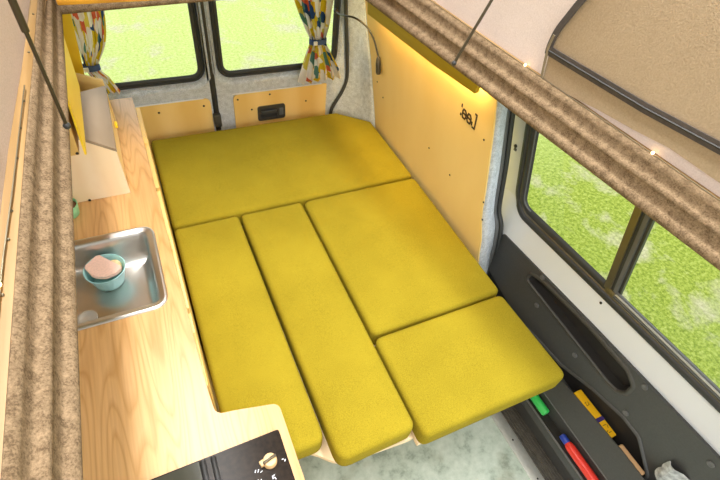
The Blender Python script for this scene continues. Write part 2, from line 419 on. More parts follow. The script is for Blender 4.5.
# right rear corner pillar, felt covered
bm = B(); rings = []
for z, yr, xl in ((0.40, 1.90, 0.93), (0.585, 1.918, 0.952), (0.64, 1.926, 0.985), (0.78, 1.95, 1.035), (0.93, 1.983, 1.03), (1.19, 2.057, 0.992), (1.385, 2.085, 0.98)):
    x1 = lx(z) + 0.004; P0 = Vector((xl, 2.135, z)); P2 = Vector((x1, yr, z)); Pm = Vector((xl + (x1 - xl) * .55, 2.10, z))
    rings.append([P0 * (1 - u) ** 2 + Pm * 2 * u * (1 - u) + P2 * u * u for u in [i / 8 for i in range(9)]])
loops(bm, rings, closed=False)
struct(obj('trim_3', bm, 'felt_grey', solid=0.004))

# ------------------------------------------------------------------ rear doors with windows
YR = 2.14
def rear_door(name, x0, x1, wx0, wx1, px0, px1, win, rounds):
    d = sroot(name, ((x0 + x1) / 2, YR, 0))
    hole = round_poly([(wx0, .845), (wx1, .845), (wx1 - .0, 1.36), (wx0, 1.36)], 0.05, 6)
    bm = B()
    o = round_poly([(x0, .02), (x1, .02), (x1, 1.385), (x0, 1.385)], 0.01, 2)
    plate(bm, o, [offset_poly(hole, -0.05)], lambda u, v: (u, YR, v), (0, 0.035, 0))
    obj('panel', bm, 'felt_grey', d, angle=30)
    # dished reveal running back to the glass
    bm = B(); rg = []
    for ins, dy in ((-0.052, -0.001), (-0.045, 0.001), (-0.035, 0.010), (-0.028, 0.022), (-0.022, 0.03)):
        rg.append([(u, YR + dy, v) for u, v in offset_poly(hole, ins)])
    loops(bm, rg, False, False); obj('reveal', bm, 'felt_grey', d, angle=60)
    w = sroot(win, ((wx0 + wx1) / 2, YR + 0.03, 0.85))
    bm = B(); rg = []
    for ins, dy in ((-0.026, 0.032), (-0.022, 0.020), (-0.014, 0.016), (-0.008, 0.022), (-0.005, 0.019), (0.004, 0.020), (0.009, 0.030)):
        rg.append([(u, YR + dy, v) for u, v in offset_poly(hole, ins)])
    loops(bm, rg, False, False); obj('window_seal', bm, 'rubber', w, angle=60)
    bm = B(); box(bm, (wx0 - .02, YR + .032, .82), (wx1 + .02, YR + .037, 1.38)); obj('pane', bm, 'glass', w, smooth=False)
    # plywood lining panel
    bm = B(); pp = round_poly([(px0, .40), (px1, .40), (px1, .742), (px0, .742)], rounds, 5)
    prism(bm, pp, lambda u, v: (u, YR - .008, v), (0, 0.009, 0)); obj('lining', bm, 'ply', d, angle=30)
    bm = B(); tube(bm, [(px0, YR - .004, .744), (px1 - .03, YR - .004, .744)], 0.0035, 8); obj('lining_edge', bm, 'white', d)
    return d
d1 = rear_door('door_1', -0.50, 0.306, -0.33, 0.275, -0.50, 0.297, 'window_1', [0, 0, 0.03, 0])
d2 = rear_door('door_2', 0.334, 1.10, 0.378, 0.958, 0.410, 0.918, 'window_2', [0, 0, 0.004, 0.03])
for x, z in ((0.05, .70), (0.262, .705), (-0.18, .70)): screw((x, YR - .008, z), (0, -1, 0), d1, 0.0055)
for x, z in ((0.432, .715), (0.50, .648), (0.60, .722), (0.80, .655)): screw((x, YR - .008, z), (0, -1, 0), d2, 0.005)
# recessed pull handle
bm = B(); ho = round_poly([(.530, .575), (.680, .575), (.680, .660), (.530, .660)], .014, 5); hi = round_poly([(.545, .588), (.636, .588), (.636, .645), (.545, .645)], .010, 5)
plate(bm, ho, [hi], lambda u, v: (u, YR - .015, v), (0, .008, 0)); hp = obj('handle', bm, 'black', d2, angle=30)
bm = B(); box(bm, (.543, YR - .0085, .586), (.638, YR - .0078, .647)); obj('handle_recess', bm, 'rubber', hp, smooth=False)
bm = B(); box(bm, (.548, YR - .018, .612), (.632, YR - .011, .634), .003); obj('grip', bm, 'card', hp)
bm = B(); box(bm, (.646, YR - .021, .598), (.668, YR - .014, .640), .003); obj('latch', bm, 'rubber_grey', hp)
# meeting rubber between the doors
s = sroot('trim_4', (0.32, YR, 0.4))
bm = B(); box(bm, (.306, YR + .004, .40), (.334, YR + .03, 1.385), .004); obj('seal_strip', bm, 'rubber', s)
bm = B(); tube(bm, [(.322, YR - .002, .40), (.322, YR - .002, 1.385)], .007, 8); obj('seal_lip', bm, 'rubber', s)
bm = B(); box(bm, (.300, YR - .03, .585), (.336, YR, .655), .005); obj('catch', bm, 'black', s)
# door opening seal at the right
bm = B(); tube(bm, [(.985, YR - .008, 1.385), (.992, YR - .01, 1.164), (1.022, YR - .012, .90), (1.033, YR - .014, .77), (1.015, YR - .016, .70), (.975, YR - .018, .63), (.950, YR - .02, .583), (.944, YR - .02, .50)], .0095, 10, 6)
struct(obj('trim_5', bm, 'rubber'))

# ------------------------------------------------------------------ sliding door on the right
def dx(z): return 1.30 - 0.25 * (z - 0.80) if z > .80 else 1.30 - 0.23 * (0.80 - z)
d3 = sroot('door_3', (1.28, 0.1, 0))
def zb(y): return 0.820 + 0.062 * (0.81 - y)           # lower edge of the glass
def zt(y): return 0.648 + 0.060 * (0.93 - y)           # upper edge of the door card
YF = -0.85
gl = [(YF, zb(YF)), (0.922, zb(0.922)), (0.945, 1.16), (0.955, 1.34), (YF, 1.34)]
gl_r = round_poly(gl, [.03, .045, .2, .03, .03], 8)
skin_out = [(YF - .1, zt(YF - .1) - .012), (1.05, zt(1.05) - .012), (1.06, 0.80), (1.12, 1.387), (YF - .1, 1.387)]
bm = B(); box(bm, (1.302, YF - .1, -0.1), (1.315, 1.05, 0.655)); obj('lower_skin', bm, 'white', d3, smooth=False)
bm = B()
def split_fill(bm, outer, hole):
    edges = []
    for lp in (outer, hole):
        vs = [bm.verts.new((1.30, y, z)) for y, z in lp]
        edges += [bm.edges.new((vs[i], vs[(i + 1) % len(vs)])) for i in range(len(vs))]
    bmesh.ops.triangle_fill(bm, edges=edges, use_beauty=True)
    for zc in (.74, .77, .80, .83):
        bmesh.ops.bisect_plane(bm, geom=bm.verts[:] + bm.edges[:] + bm.faces[:], plane_co=(0, 0, zc), plane_no=(0, 0, 1))
    for v in bm.verts: v.co.x = dx(v.co.z)
    ex = bmesh.ops.extrude_face_region(bm, geom=bm.faces[:])
    bmesh.ops.translate(bm, verts=[g for g in ex['geom'] if isinstance(g, bmesh.types.BMVert)], vec=(.012, 0, 0))
split_fill(bm, skin_out, offset_poly(gl_r, -0.052))
obj('window_frame', bm, 'white', d3, angle=40)
w3 = sroot('window_3', (1.30, 0.1, 0.80))
bm = B(); rg = []
for ins, o in ((-.061, .004), (-.060, -.004), (-.056, -.009), (-.042, -.010), (-.037, -.008), (-.034, .000), (-.029, .000), (-.026, -.007), (-.022, -.010), (-.008, -.010), (-.003, -.006), (.003, .004)):
    rg.append([(dx(z) + o, y, z) for y, z in offset_poly(gl_r, ins)])
loops(bm, rg, False, False); obj('window_seal', bm, 'rubber', w3, angle=60)
bm = B(); rg = []
for ins, o in ((-.035, -.0015), (-.0335, -.0045), (-.030, -.0045), (-.0285, -.0015)):
    rg.append([(dx(z) + o, y, z) for y, z in offset_poly(gl_r, ins)])
loops(bm, rg, False, False); obj('seal_filler', bm, 'bronze', w3, angle=60)
bm = B(); lp = offset_poly(gl_r, -0.003); tube(bm, [(dx(z) - .006, y, z) for y, z in lp if z < 1.3 and y > YF + .05], .0028, 6); obj('seal_highlight', bm, 'rubber_grey', w3)
def pane(name, y0, y1):
    bm = B(); quad(bm, (dx(.80) + .006, y0, .80), (dx(.80) + .006, y1, .80), (dx(1.36) + .006, y1 + .06, 1.36), (dx(1.36) + .006, y0 + .06, 1.36)); obj(name, bm, 'glass', w3, smooth=False)
pane('pane', .455, .96); pane('pane', YF, .445)
# sliding window uprights
def upright(name, y0, w, mat, xo, d):
    bm = B(); pts = []
    for z in (zb(y0) - .010, 1.34):
        x = dx(z) + xo; yy = y0 + (z - .84) * 0.10
        pts.append([(x - d, yy, z), (x - d, yy + w, z), (x + .006, yy + w, z), (x + .006, yy, z)])
    loops(bm, pts); obj(name, bm, mat, w3, smooth=False)
upright('upright', .450, .024, 'bronze', -.004, .012)
upright('upright_seal', .440, .010, 'rubber', -.002, .008)
upright('upright', .425, .014, 'rubber_grey', -.002, .010)
upright('upright_seal', .415, .009, 'rubber', -.001, .006)
bm = B(); box(bm, (1.274, .428, .826), (1.292, .466, .846), .002); obj('latch', bm, 'bronze', w3)
for k, (o, m_) in enumerate(((-.016, 'rubber_grey'), (-.004, 'alu'), (.008, 'rubber_grey'))):
    bm = B(); tube(bm, [(dx(zb(y) + o) - .009, y, zb(y) + o) for y in (.43, .1, -.3, YF)], .0042, 8); obj('slide_track', bm, m_, w3)
screw((dx(.757) - .0005, .45, .757), (-1, 0, .2), d3, .005)
bm = B(); lathe(bm, [(.007, 0), (.007, .005), (.004, .007)], (dx(1.03), 1.036, 1.03), (-1, 0, -.2), 12); obj('lock_pin', bm, 'rubber', d3)
bm = B(); box(bm, (dx(1.015) - .004, 1.028, 1.008), (dx(1.015) + .002, 1.042, 1.020), .002); obj('lock_plate', bm, 'rubber_grey', d3)

# black plastic door card with grab recess and two storage pockets
slot = round_poly([(.722, .578), (.25, .560), (.212, .566), (.193, .592), (.193, .632), (.235, .659), (.42, .658), (.655, .632), (.712, .612)], [.018, .02, .012, .02, .02, .025, .05, .02, .015], 5)
slot = list(reversed(slot)) if False else slot
XC = 1.26
card_out = round_poly([(-.9, .30), (.40, .30), (.93, .42), (.935, .47), (.93, zt(.93)), (-.9, zt(-.9))], [.01, .03, .02, .02, .02, .01], 5)
pk2 = round_poly([(.60, .345), (.052, .335), (-.036, .36), (-.038, .40), (.065, .490), (.135, .492), (.262, .458), (.40, .40), (.60, .375)], [.01, .02, .02, .02, .03, .05, .04, .03, .01], 4)
bm = B(); plate(bm, card_out, [slot, pk2], lambda y, z: (XC, y, z), (0.012, 0, 0)); obj('door_card', bm, 'card', d3, angle=30)
bm = B(); rg = []
ccw = [(y, z) for y, z in slot]
def area(p): return sum(p[i - 1][0] * p[i][1] - p[i][0] * p[i - 1][1] for i in range(len(p)))
sg = 1 if area(ccw) > 0 else -1
for ins, xo in ((-.018, .001), (-.013, -.005), (-.006, -.006), (-.001, -.003), (.000, .003)):
    rg.append([(XC + xo, y, z) for y, z in offset_poly(ccw, ins * sg)])
loops(bm, rg, False, False); obj('grab_recess', bm, 'black', d3, angle=60)
bm = B(); rg = []
for ins, xo in ((.000, .0025), (.002, .012), (.004, .034)):
    rg.append([(XC + xo, y, z) for y, z in offset_poly(ccw, ins * sg)])
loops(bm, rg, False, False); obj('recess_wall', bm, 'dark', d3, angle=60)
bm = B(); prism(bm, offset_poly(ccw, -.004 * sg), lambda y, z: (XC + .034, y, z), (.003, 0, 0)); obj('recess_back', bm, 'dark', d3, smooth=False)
bm = B(); rg = []
sg2 = 1 if area(pk2) > 0 else -1
for ins, xo in ((-.014, .002), (-.010, -.006), (-.004, -.007), (0.0, -.002), (.002, .014)):
    rg.append([(XC + xo, y, z) for y, z in offset_poly(pk2, ins * sg2)])
loops(bm, rg, False, False); obj('pocket_rim', bm, 'card', d3, angle=60)
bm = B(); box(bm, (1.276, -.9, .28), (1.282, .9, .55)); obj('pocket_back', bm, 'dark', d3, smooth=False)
# upper pocket front wall, sloping down to the lower pocket
bm = B(); pts = []
for y in (-.9, .05, .4, .95):
    k = 0.0 if y < .05 else (y - .05) * -0.09
    pts.append([(1.198, y, .285 + k * .2), (1.212, y, .425 + k), (1.216, y, .432 + k), (1.222, y, .428 + k), (1.212, y, .30 + k * .2), (1.215, y, .02), (1.205, y, .02), (1.205, y, .27)])
loops(bm, pts); obj('upper_pocket', bm, 'card', d3, angle=30)
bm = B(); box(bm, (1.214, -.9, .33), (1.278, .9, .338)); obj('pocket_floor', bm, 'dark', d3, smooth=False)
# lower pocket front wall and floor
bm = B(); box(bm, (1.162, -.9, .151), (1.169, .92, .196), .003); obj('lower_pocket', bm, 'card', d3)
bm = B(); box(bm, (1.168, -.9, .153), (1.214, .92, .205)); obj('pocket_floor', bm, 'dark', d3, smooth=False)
bm = B(); tube(bm, [(1.1655, -.9, .198), (1.1655, .92, .198)], .0042, 8); obj('pocket_rim', bm, 'screwcap', d3)
bm = B(); tube(bm, [(1.2000, -.9, .281), (1.2000, .92, .281)], .0042, 8); obj('pocket_rim', bm, 'screwcap', d3)
for y, z in ((.625, .521), (.389, .508), (.166, .677), (-.089, .672), (.141, .523), (.669, .655)):
    bm = B(); lathe(bm, [(.011, -.001), (.011, .003), (.008, .0045), (.0035, .003)], (XC, y, min(z, zt(y) - .012)), (-1, 0, 0), 16); obj('screw_cap', bm, 'screwcap', d3)

# step beside the floor
st = sroot('trim_6', (1.17, 0, 0))
bm = B(); box(bm, (1.083, -1.4, -.03), (1.138, .95, .006), .003); obj('edge_strip', bm, 'alu', st)
bm = B(); prof = []
n = 8
for i in range(n):
    x = 1.138 + i * (.112 / n)
    prof += [(x, -.004), (x + .003, .003), (x + .008, .003), (x + .011, -.004)]
pp = [(1.138, -.05)] + prof + [(1.25, -.05)]
prism(bm, pp, lambda x, z: (x, -1.4, z), (0, 2.35, 0)); obj('ribbed_tread', bm, 'ribbed', st, smooth=False)
bm = B(); box(bm, (1.245, -1.4, -.05), (1.256, .95, .004)); obj('gold_edge', bm, 'trimwood', st, smooth=False)
bm = B(); box(bm, (1.254, -1.4, -.06), (1.30, .95, -.004)); obj('sill', bm, 'dark', st, smooth=False)
for y in (.30, .13): screw((1.11, y, .006), (0, 0, 1), st, .004)

# ------------------------------------------------------------------ ceiling, roof rails, pop-top
bm = B()
plate(bm, [(-.56, -1.4), (1.30, -1.4), (1.30, 2.2), (-.56, 2.2)], [[(-.20, -1.3), (1.01, -1.3), (.95, 0.0), (.805, 1.62), (-.185, 1.62)]], lambda x, y: (x, y, 1.388), (0, 0, .02))
struct(obj('ceiling', bm, 'felt_grey', smooth=False))
prof = [(.030, -.012), (.008, -.012), (.001, -.007), (.000, .000), (.003, .006), (.0075, .0085), (.0125, .010), (.0155, .015), (.0165, .026), (.0165, .036), (.016, .041), (.018, .0455), (.023, .047), (.029, .0485), (.0325, .053), (.0345, .064), (.0355, .074), (.044, .082)]
def rail(name, stations, outdir):
    """stations: (lip point xy, scale)"""
    bm = B(); rg = []
    P = smooth_path([(a, b, 0) for a, b in prof], 3)
    for (x, y, zz, sc) in stations:
        rg.append([(x + outdir[0] * p.x * sc, y + outdir[1] * p.x * sc, zz + p.y * (1 if sc else 1)) for p in P])
    loops(bm, rg, closed=False)
    return struct(obj(name, bm, 'felt_brown', solid=.003, angle=80))
rail('trim_7', [(-.176, -1.2, 1.4, 1), (-.169, .25, 1.4, 1), (-.164, .5, 1.4, 1), (-.159, .8, 1.4, .95), (-.156, 1.1, 1.4, .8), (-.154, 1.59, 1.4, .55)], (-1, 0))
def lipx(y): return .93 - (.095 if y > 0 else .05) * y
def trx(y): return .953 - .065 * y
rail('trim_8', [(lipx(y), y, 1.408, (trx(y) - lipx(y)) / .044) for y in (-1.2, -.4, .1, .3, .5, .7, .9, 1.1, 1.3, 1.6)], (1, 0))
rail('trim_9', [(-.20, 1.575, 1.4, .8), (.177, 1.61, 1.4, .8), (.86, 1.66, 1.4, .8)], (0, 1))
# wooden strips that carry the canvas, with screws
s = sroot('trim_10', (-.21, .2, 1.48))
bm = B(); rg = []
for y, x, z in ((-1.2, -.222, 1.482), (.25, -.213, 1.482), (.5, -.207, 1.482), (.8, -.198, 1.482), (1.1, -.186, 1.476), (1.59, -.172, 1.46)):
    rg.append([(x + .002, y, z - .004), (x - .030, y, z + .003), (x - .030, y, z - .006), (x + .002, y, z - .012)])
loops(bm, rg); obj('strip', bm, 'trimwood', s, smooth=False)
for y, x in ((.95, -.199), (.86, -.203), (.77, -.206), (.64, -.210), (.58, -.212), (.48, -.215), (.38, -.217), (.30, -.219), (.24, -.220), (1.15, -.193), (1.35, -.186)):
    screw((x - .006, y, 1.4822), (.3, 0, 1), s, .0024, 'bronze')
s = sroot('trim_11', (.9, .4, 1.49))
bm = B(); rg = []
for y in (-1.2, -.4, .1, .3, .5, .7, .9, 1.1, 1.3, 1.6):
    x = trx(y); z = 1.484
    rg.append([(x - .006, y, z - .006), (x - .003, y, z + .003), (x + .020, y, z + .004), (x + .020, y, z - .012)])
loops(bm, rg); obj('strip', bm, 'trimwood', s, smooth=False)
# upper bunk board edge across the rear of the roof opening
bm = B(); box(bm, (-.135, 1.352, 1.497), (.80, 1.40, 1.512), .003); tag(obj('bunk_board', bm, 'edgewood'), 'orange-brown wooden bunk board edge across the rear of the roof opening', 'board')

# canvas walls of the pop-top
cv = thing('popup_canvas', 'pinkish canvas with zipped tan window panel above the right roof rail', 'canvas', (.93, .3, 1.49))
XT = .958
def cvx(y, z): return trx(y) + .018 + .01 * (z - 1.488)
def sheet(bm, fn, nu, nv):
    vs = [[bm.verts.new(fn(i / nu, j / nv)) for j in range(nv + 1)] for i in range(nu + 1)]
    for i in range(nu):
        for j in range(nv): bm.faces.new((vs[i][j], vs[i + 1][j], vs[i + 1][j + 1], vs[i][j + 1]))
bm = B(); sheet(bm, lambda u, v: (cvx(-1.2 + 2.8 * u, 1.488 + .95 * v) + .001 * math.sin(u * 40) * v, -1.2 + 2.8 * u, 1.488 + .95 * v), 60, 16); obj('canvas_wall', bm, 'canvas', cv, angle=80)
# tan window panel hanging inside, zipped along the bottom
wp = [(-1.1, 1.66), (.06, 1.585), (.348, 1.567), (.5, 1.558), (.773, 1.552), (.781, 1.565), (.778, 1.60), (.766, 1.636), (.748, 1.682), (.71, 1.76), (.62, 1.83), (.5, 1.87), (-1.1, 1.95)]
bm = B(); prism(bm, wp, lambda y, z: (cvx(y, z) - .008, y, z), (.003, 0, 0)); obj('window_panel', bm, 'canvas_tan', cv, smooth=False)
sk = [(-1.1, 1.66), (.06, 1.585), (.348, 1.567), (.5, 1.558), (.778, 1.552), (.765, 1.487), (.715, 1.487), (.65, 1.493), (.596, 1.500), (.503, 1.507), (.418, 1.517), (.309, 1.515), (.1, 1.525), (-.3, 1.56), (-1.1, 1.63)]
bm = B(); prism(bm, sk, lambda y, z: (cvx(y, z) - .010, y, z), (.003, 0, 0)); obj('flap_skirt', bm, 'canvas_tan', cv, smooth=False)
def zx(p, o): return (cvx(*p) - o, p[0], p[1])
zline = [(-1.1, 1.663), (.06, 1.588), (.348, 1.569), (.5, 1.559), (.633, 1.556), (.777, 1.553)]
bm = B()
def ribbon(bm, line, w, xo, th=.003):
    rg = []
    for i, p in enumerate(line):
        a = Vector(line[max(i - 1, 0)]); b = Vector(line[min(i + 1, len(line) - 1)]); d = (b - a).normalized(); nn = Vector((-d.y, d.x)) * w / 2
        p = Vector(p); q0 = p + nn; q1 = p - nn
        rg.append([zx(q0, xo), zx(q1, xo), zx(q1, xo + th), zx(q0, xo + th)])
    loops(bm, rg)
ribbon(bm, zline, .021, .0115); obj('zip_tape', bm, 'zip', cv, smooth=False)
bm = B(); tube(bm, [zx(p, .0145) for p in zline], .0022, 6); obj('zip_teeth', bm, 'rubber', cv)
bm = B(); cl = [(.778, 1.545), (.781, 1.565), (.778, 1.60), (.766, 1.636), (.748, 1.682), (.71, 1.76), (.62, 1.83), (.5, 1.872), (-1.0, 1.95)]
cl2 = [tuple(v)[:2] for v in smooth_path([(a, b, 0) for a, b in cl], 4)]
ribbon(bm, cl2, .016, .012); obj('zip_tape', bm, 'zip', cv, smooth=False)
bm = B(); ribbon(bm, [(.765, 1.488), (.773, 1.52), (.782, 1.56), (.780, 1.59)], .006, .014); obj('binding', bm, 'binding', cv, smooth=False)

def ltx(y):
    P = ((-1.2, -.222), (.25, -.213), (.5, -.207), (.8, -.198), (1.1, -.186), (1.6, -.172))
    for (a, xa), (b, xb) in zip(P, P[1:]):
        if y <= b: return xa + (xb - xa) * (y - a) / (b - a)
    return P[-1][1]
cl_ = thing('popup_canvas', 'pale canvas wall above the left roof rail behind the gas strut', 'canvas', (-.22, .3, 1.49))
bm = B(); sheet(bm, lambda u, v: (ltx(-1.2 + 2.8 * u) - .026 - .012 * v + .003 * math.sin(u * 30) * v, -1.2 + 2.8 * u, 1.484 - .02 * max(0, u - .5) + .95 * v), 50, 12); obj('canvas_wall', bm, 'canvas_left', cl_, angle=80)
bm = B(); box(bm, (-.238, .53, 1.496), (-.232, .76, 1.512), .002); obj('window_hem', bm, 'zip', cl_)
# canvas ends and roof lid
for y, nm in ((1.60, 'wall_rear'), (-1.2, 'wall_front')):
    bm = B(); box(bm, (-.26, y, 1.47), (1.05, y + .01, 2.45)); struct(obj(nm, bm, 'canvas', smooth=False))
bm = B(); box(bm, (-.32, -1.25, 2.44), (1.08, 1.68, 2.48)); struct(obj('roof', bm, 'felt_grey', smooth=False))

# gas struts
def strut(label, a, b, split, r0, r1):
    a = Vector(a); b = Vector(b); t = thing('gas_strut', label, 'strut', a)
    m_ = a + (b - a) * split
    bm = B(); tube(bm, [a, m_], r0, 10); obj('rod', bm, 'strut', t)
    bm = B(); tube(bm, [m_ - (b - a).normalized() * .004, m_, b], r1, 12); obj('cylinder', bm, 'strut', t)
    bm = B(); bmesh.ops.create_uvsphere(bm, u_segments=14, v_segments=10, radius=.0075, matrix=Matrix.Translation(a)); obj('ball_joint', bm, 'rubber', t)
    return t
strut('dark gas strut above the left roof rail, thicker at its upper end', (-.152, .941, 1.425), (-.150, .893, 1.90), .42, .0036, .0062)
strut('thin dark gas strut standing on the right roof rail', (.806, .988, 1.43), (.885, .980, 1.642), .97, .0042, .0060)

# fairy lights along both wooden strips
def fairy(label, pts, bulbs):
    t = thing('string_lights', label, 'string lights', pts[0])
    bm = B(); tube(bm, pts, .0012, 6, 4); obj('wire', bm, 'bronze', t)
    for p in bulbs:
        bm = B(); bmesh.ops.create_uvsphere(bm, u_segments=10, v_segments=8, radius=.0032, matrix=Matrix.Translation(p)); obj('bulb', bm, 'bulb', t)
fairy('thin fairy light wire along the right canvas strip', [(trx(y) + .006, y, 1.4895) for y in (1.3, 1.0, .7, .4, .1, -.3)], [(trx(y) + .006, y, 1.4915) for y in (.83, .437, 1.3, .05)])
fairy('thin fairy light wire along the left canvas strip', [(-.203, 1.0, 1.487), (-.213, .7, 1.488), (-.222, .48, 1.488), (-.226, .1, 1.488)], [(-.2215, .49, 1.492), (-.226, .05, 1.492)])

# ------------------------------------------------------------------ bed
bb = thing('bed_base', 'plywood bed base board under the olive cushions', 'bed base', (.5, 1.2, 0))
bo = [(-.015, 2.06), (-.015, .50), (.06, .48), (.177, .450), (.205, .444), (.224, .430), (.262, .394), (.293, .376), (.36, .371), (.50, .361), (.522, .361), (.530, .362), (.535, .66), (1.08, .72), (1.095, 1.85), (.93, 2.06)]
bm = B(); prism(bm, bo, lambda x, y: (x, y, .477), (0, 0, .018)); obj('board', bm, 'ply_pale', bb, smooth=False)
bm = B(); box(bm, (-.01, .95, 0), (1.08, 2.04, .477)); obj('storage_box', bm, 'ply', bb, smooth=False)
bm = B(); box(bm, (.535, .338, .470), (.572, .70, .494), .003); obj('rail', bm, 'ply_pale', bb)
bm = B(); box(bm, (.60, .40, .477), (1.02, .715, .495), .002); obj('flap_board', bm, 'ply_pale', bb)
bm = B(); box(bm, (.20, .84, 0), (.24, .88, .477), .004); obj('leg', bm, 'ply', bb)
bm = B(); box(bm, (.97, .60, 0), (1.01, .64, .477), .004); obj('leg', bm, 'ply', bb)

def cushion(label, poly, z0, z1, rc=.022, puff=.010, droop=0):
    bm = B(); r = .021
    if area(poly) < 0: poly = poly[::-1]
    P = round_poly(poly, rc, 5)
    rg = []
    for k in range(5):
        a = k / 4 * PI / 2
        rg.append([(x, y, z0 + r * (1 - math.sin(a))) for x, y in offset_poly(P, r * (1 - math.cos(a)))][:] if False else [(x, y, z0 + r * (1 - math.sin(a))) for x, y in offset_poly(P, r * (1 - math.cos(a)))])
    rg = [[(x, y, z0) for x, y in offset_poly(P, r)]] + [[(x, y, z0 + r * (1 - math.cos(k / 4 * PI / 2))) for x, y in offset_poly(P, r * (1 - math.sin(k / 4 * PI / 2)))] for k in range(1, 5)]
    for k in range(0, 5):
        a = k / 4 * PI / 2
        rg.append([(x, y, z1 - r + r * math.sin(a)) for x, y in offset_poly(P, r * (1 - math.cos(a)))])
    cx = sum(p[0] for p in P) / len(P); cy = sum(p[1] for p in P) / len(P)
    top = offset_poly(P, r)
    for s, pz in ((.93, .25), (.8, .6), (.6, .88), (.35, 1), (.1, 1.02)):
        rg.append([(cx + (x - cx) * s, cy + (y - cy) * s, z1 + puff * pz) for x, y in top])
    loops(bm, rg)
    o = tag(obj('cushion', bm, 'cushion', angle=80), label, 'cushion', 'olive bed cushions')
    return o
Z0, Z1 = .496, .594
cushion('wide olive cushion across the rear of the bed under the rear windows', [(-.02, 1.456), (1.116, 1.452), (1.118, 1.945), (.958, 2.080), (-.02, 2.084)], Z0, Z1)
cushion('long olive cushion beside the wooden counter', [(-.018, .44), (.250, .430), (.247, 1.446), (-.018, 1.446)], Z0, Z1, [.022, .040, .022, .022])
cushion('long narrow olive cushion in the middle of the bed', [(.262, .358), (.524, .362), (.530, 1.443), (.256, 1.445)], Z0, Z1, [.045, .03, .022, .022])
cushion('square olive cushion beside the birch side wall', [(.537, .704), (1.106, .702), (1.116, 1.440), (.539, 1.442)], Z0, Z1, .030)
cushion('olive cushion overhanging the floor beside the sliding door', [(.531, .322), (1.110, .314), (1.100, .694), (.535, .694)], Z0, Z1, .030)

# ------------------------------------------------------------------ kitchen
kc = thing('kitchen_cabinet', 'pale plywood kitchen cabinet under the oak counter', 'cabinet', (-.25, .8, 0))
bm = B(); box(bm, (-.515, -.25, 0), (-.042, 1.95, .70)); obj('carcass', bm, 'ply_pale', kc, smooth=False)
bm = B(); box(bm, (-.060, .47, .70), (-.042, 1.95, .868)); box(bm, (-.515, 1.93, .70), (-.06, 1.95, .868)); obj('apron', bm, 'ply_pale', kc, smooth=False)
bm = B(); box(bm, (-.05, -.25, 0), (.095, .424, .868), .004); obj('hob_unit', bm, 'ply_pale', kc)
for y0, y1 in ((.585, .815), (.835, 1.36), (1.38, 1.92)):
    bm = B()
    hw = .05; yc = (y0 + y1) / 2
    pl = [(y0, .05), (y1, .05), (y1, .868), (yc + hw, .868), (yc + hw - .012, .845), (yc - hw + .012, .845), (yc - hw, .868), (y0, .868)]
    prism(bm, pl, lambda y, z: (-.041, y, z), (.016, 0, 0)); obj('door', bm, 'ply', kc, smooth=False)
ct = [(-.043, 1.95), (-.515, 1.95), (-.515, -.25), (.121, -.25), (.120, .462), (.018, .484), (-.024, .49), (-.028, .56), (-.034, 1.1)]
ctr = round_poly(ct, [.004, .004, .004, .004, .022, .05, .03, .05, .05], 6)
hole = round_poly([(-.372, .848), (-.082, .848), (-.082, 1.152), (-.372, 1.152)], .04, 6)
bm = B(); plate(bm, ctr, [hole], lambda x, y: (x, y, .870), (0, 0, .030))
tag(obj('countertop', bm, 'oak', smooth=False), 'long oak kitchen countertop around the steel sink', 'countertop')
# sink
sk_ = thing('sink', 'square stainless steel sink set into the oak counter', 'sink', (-.228, 1.0, .795))
base = round_poly([(-.387, .835), (-.069, .835), (-.069, 1.166), (-.387, 1.166)], .048, 8)
bm = B(); rg = []
for ins, z in ((.000, .9008), (.001, .904), (.005, .9065), (.010, .9062), (.014, .9035), (.019, .9030), (.023, .9010), (.027, .893), (.029, .875), (.032, .83), (.036, .812), (.046, .801)):
    rg.append([(x, y, z) for x, y in offset_poly(base, ins)])
b0 = offset_poly(base, .046)
for sc, z in ((.94, .7965), (.85, .795), (.5, .7948), (.1, .7947)):
    rg.append([(-.228 + (x + .228) * sc, 1.0 + (y - 1.0) * sc, z) for x, y in b0])
loops(bm, rg, False, True); obj('basin', bm, 'steel', sk_, angle=80)
bm = B(); lathe(bm, [(.028, 0), (.028, .002), (.022, .003), (.018, .001), (.004, .001)], (-.30, .95, .7950), (0, 0, 1), 24); obj('drain', bm, 'alu', sk_)
# tub, sponge and brush in the sink
tc_ = Vector((-.228, 1.068, .7972))
bm = B(); lathe(bm, [(.038, 0), (.041, .002), (.043, .010), (.0565, .060), (.058, .062), (.056, .0625), (.0535, .058), (.041, .012), (.01, .006)], tc_, (0, 0, 1), 32)
tag(obj('tub', bm, 'turq', angle=60), 'small turquoise plastic tub standing in the steel sink', 'tub')
bm = B()
tri = round_poly([(-.240, 1.124), (-.281, 1.086), (-.260, 1.042), (-.228, 1.028), (-.198, 1.034), (-.180, 1.053)], [.006, .008, .02, .02, .02, .006], 4)
prism(bm, tri, lambda x, y: (x, y, .8535 + max(0, y - 1.04) * .03), (0, 0, .011))
bmesh.ops.bevel(bm, geom=bm.edges[:], offset=.003, segments=2, affect='EDGES')
tag(obj('sponge', bm, 'pink'), 'pale pink rounded sponge resting across the turquoise tub', 'sponge')
bm = B(); lathe(bm, [(.010, -.03), (.019, -.018), (.0215, .0), (.018, .010), (.010, .014), (.001, .015)], tc_ + Vector((.024, .016, .044)), (0, 0, 1), 24)
tag(obj('scrub_brush', bm, 'cream'), 'round cream brush head inside the turquoise tub', 'brush')
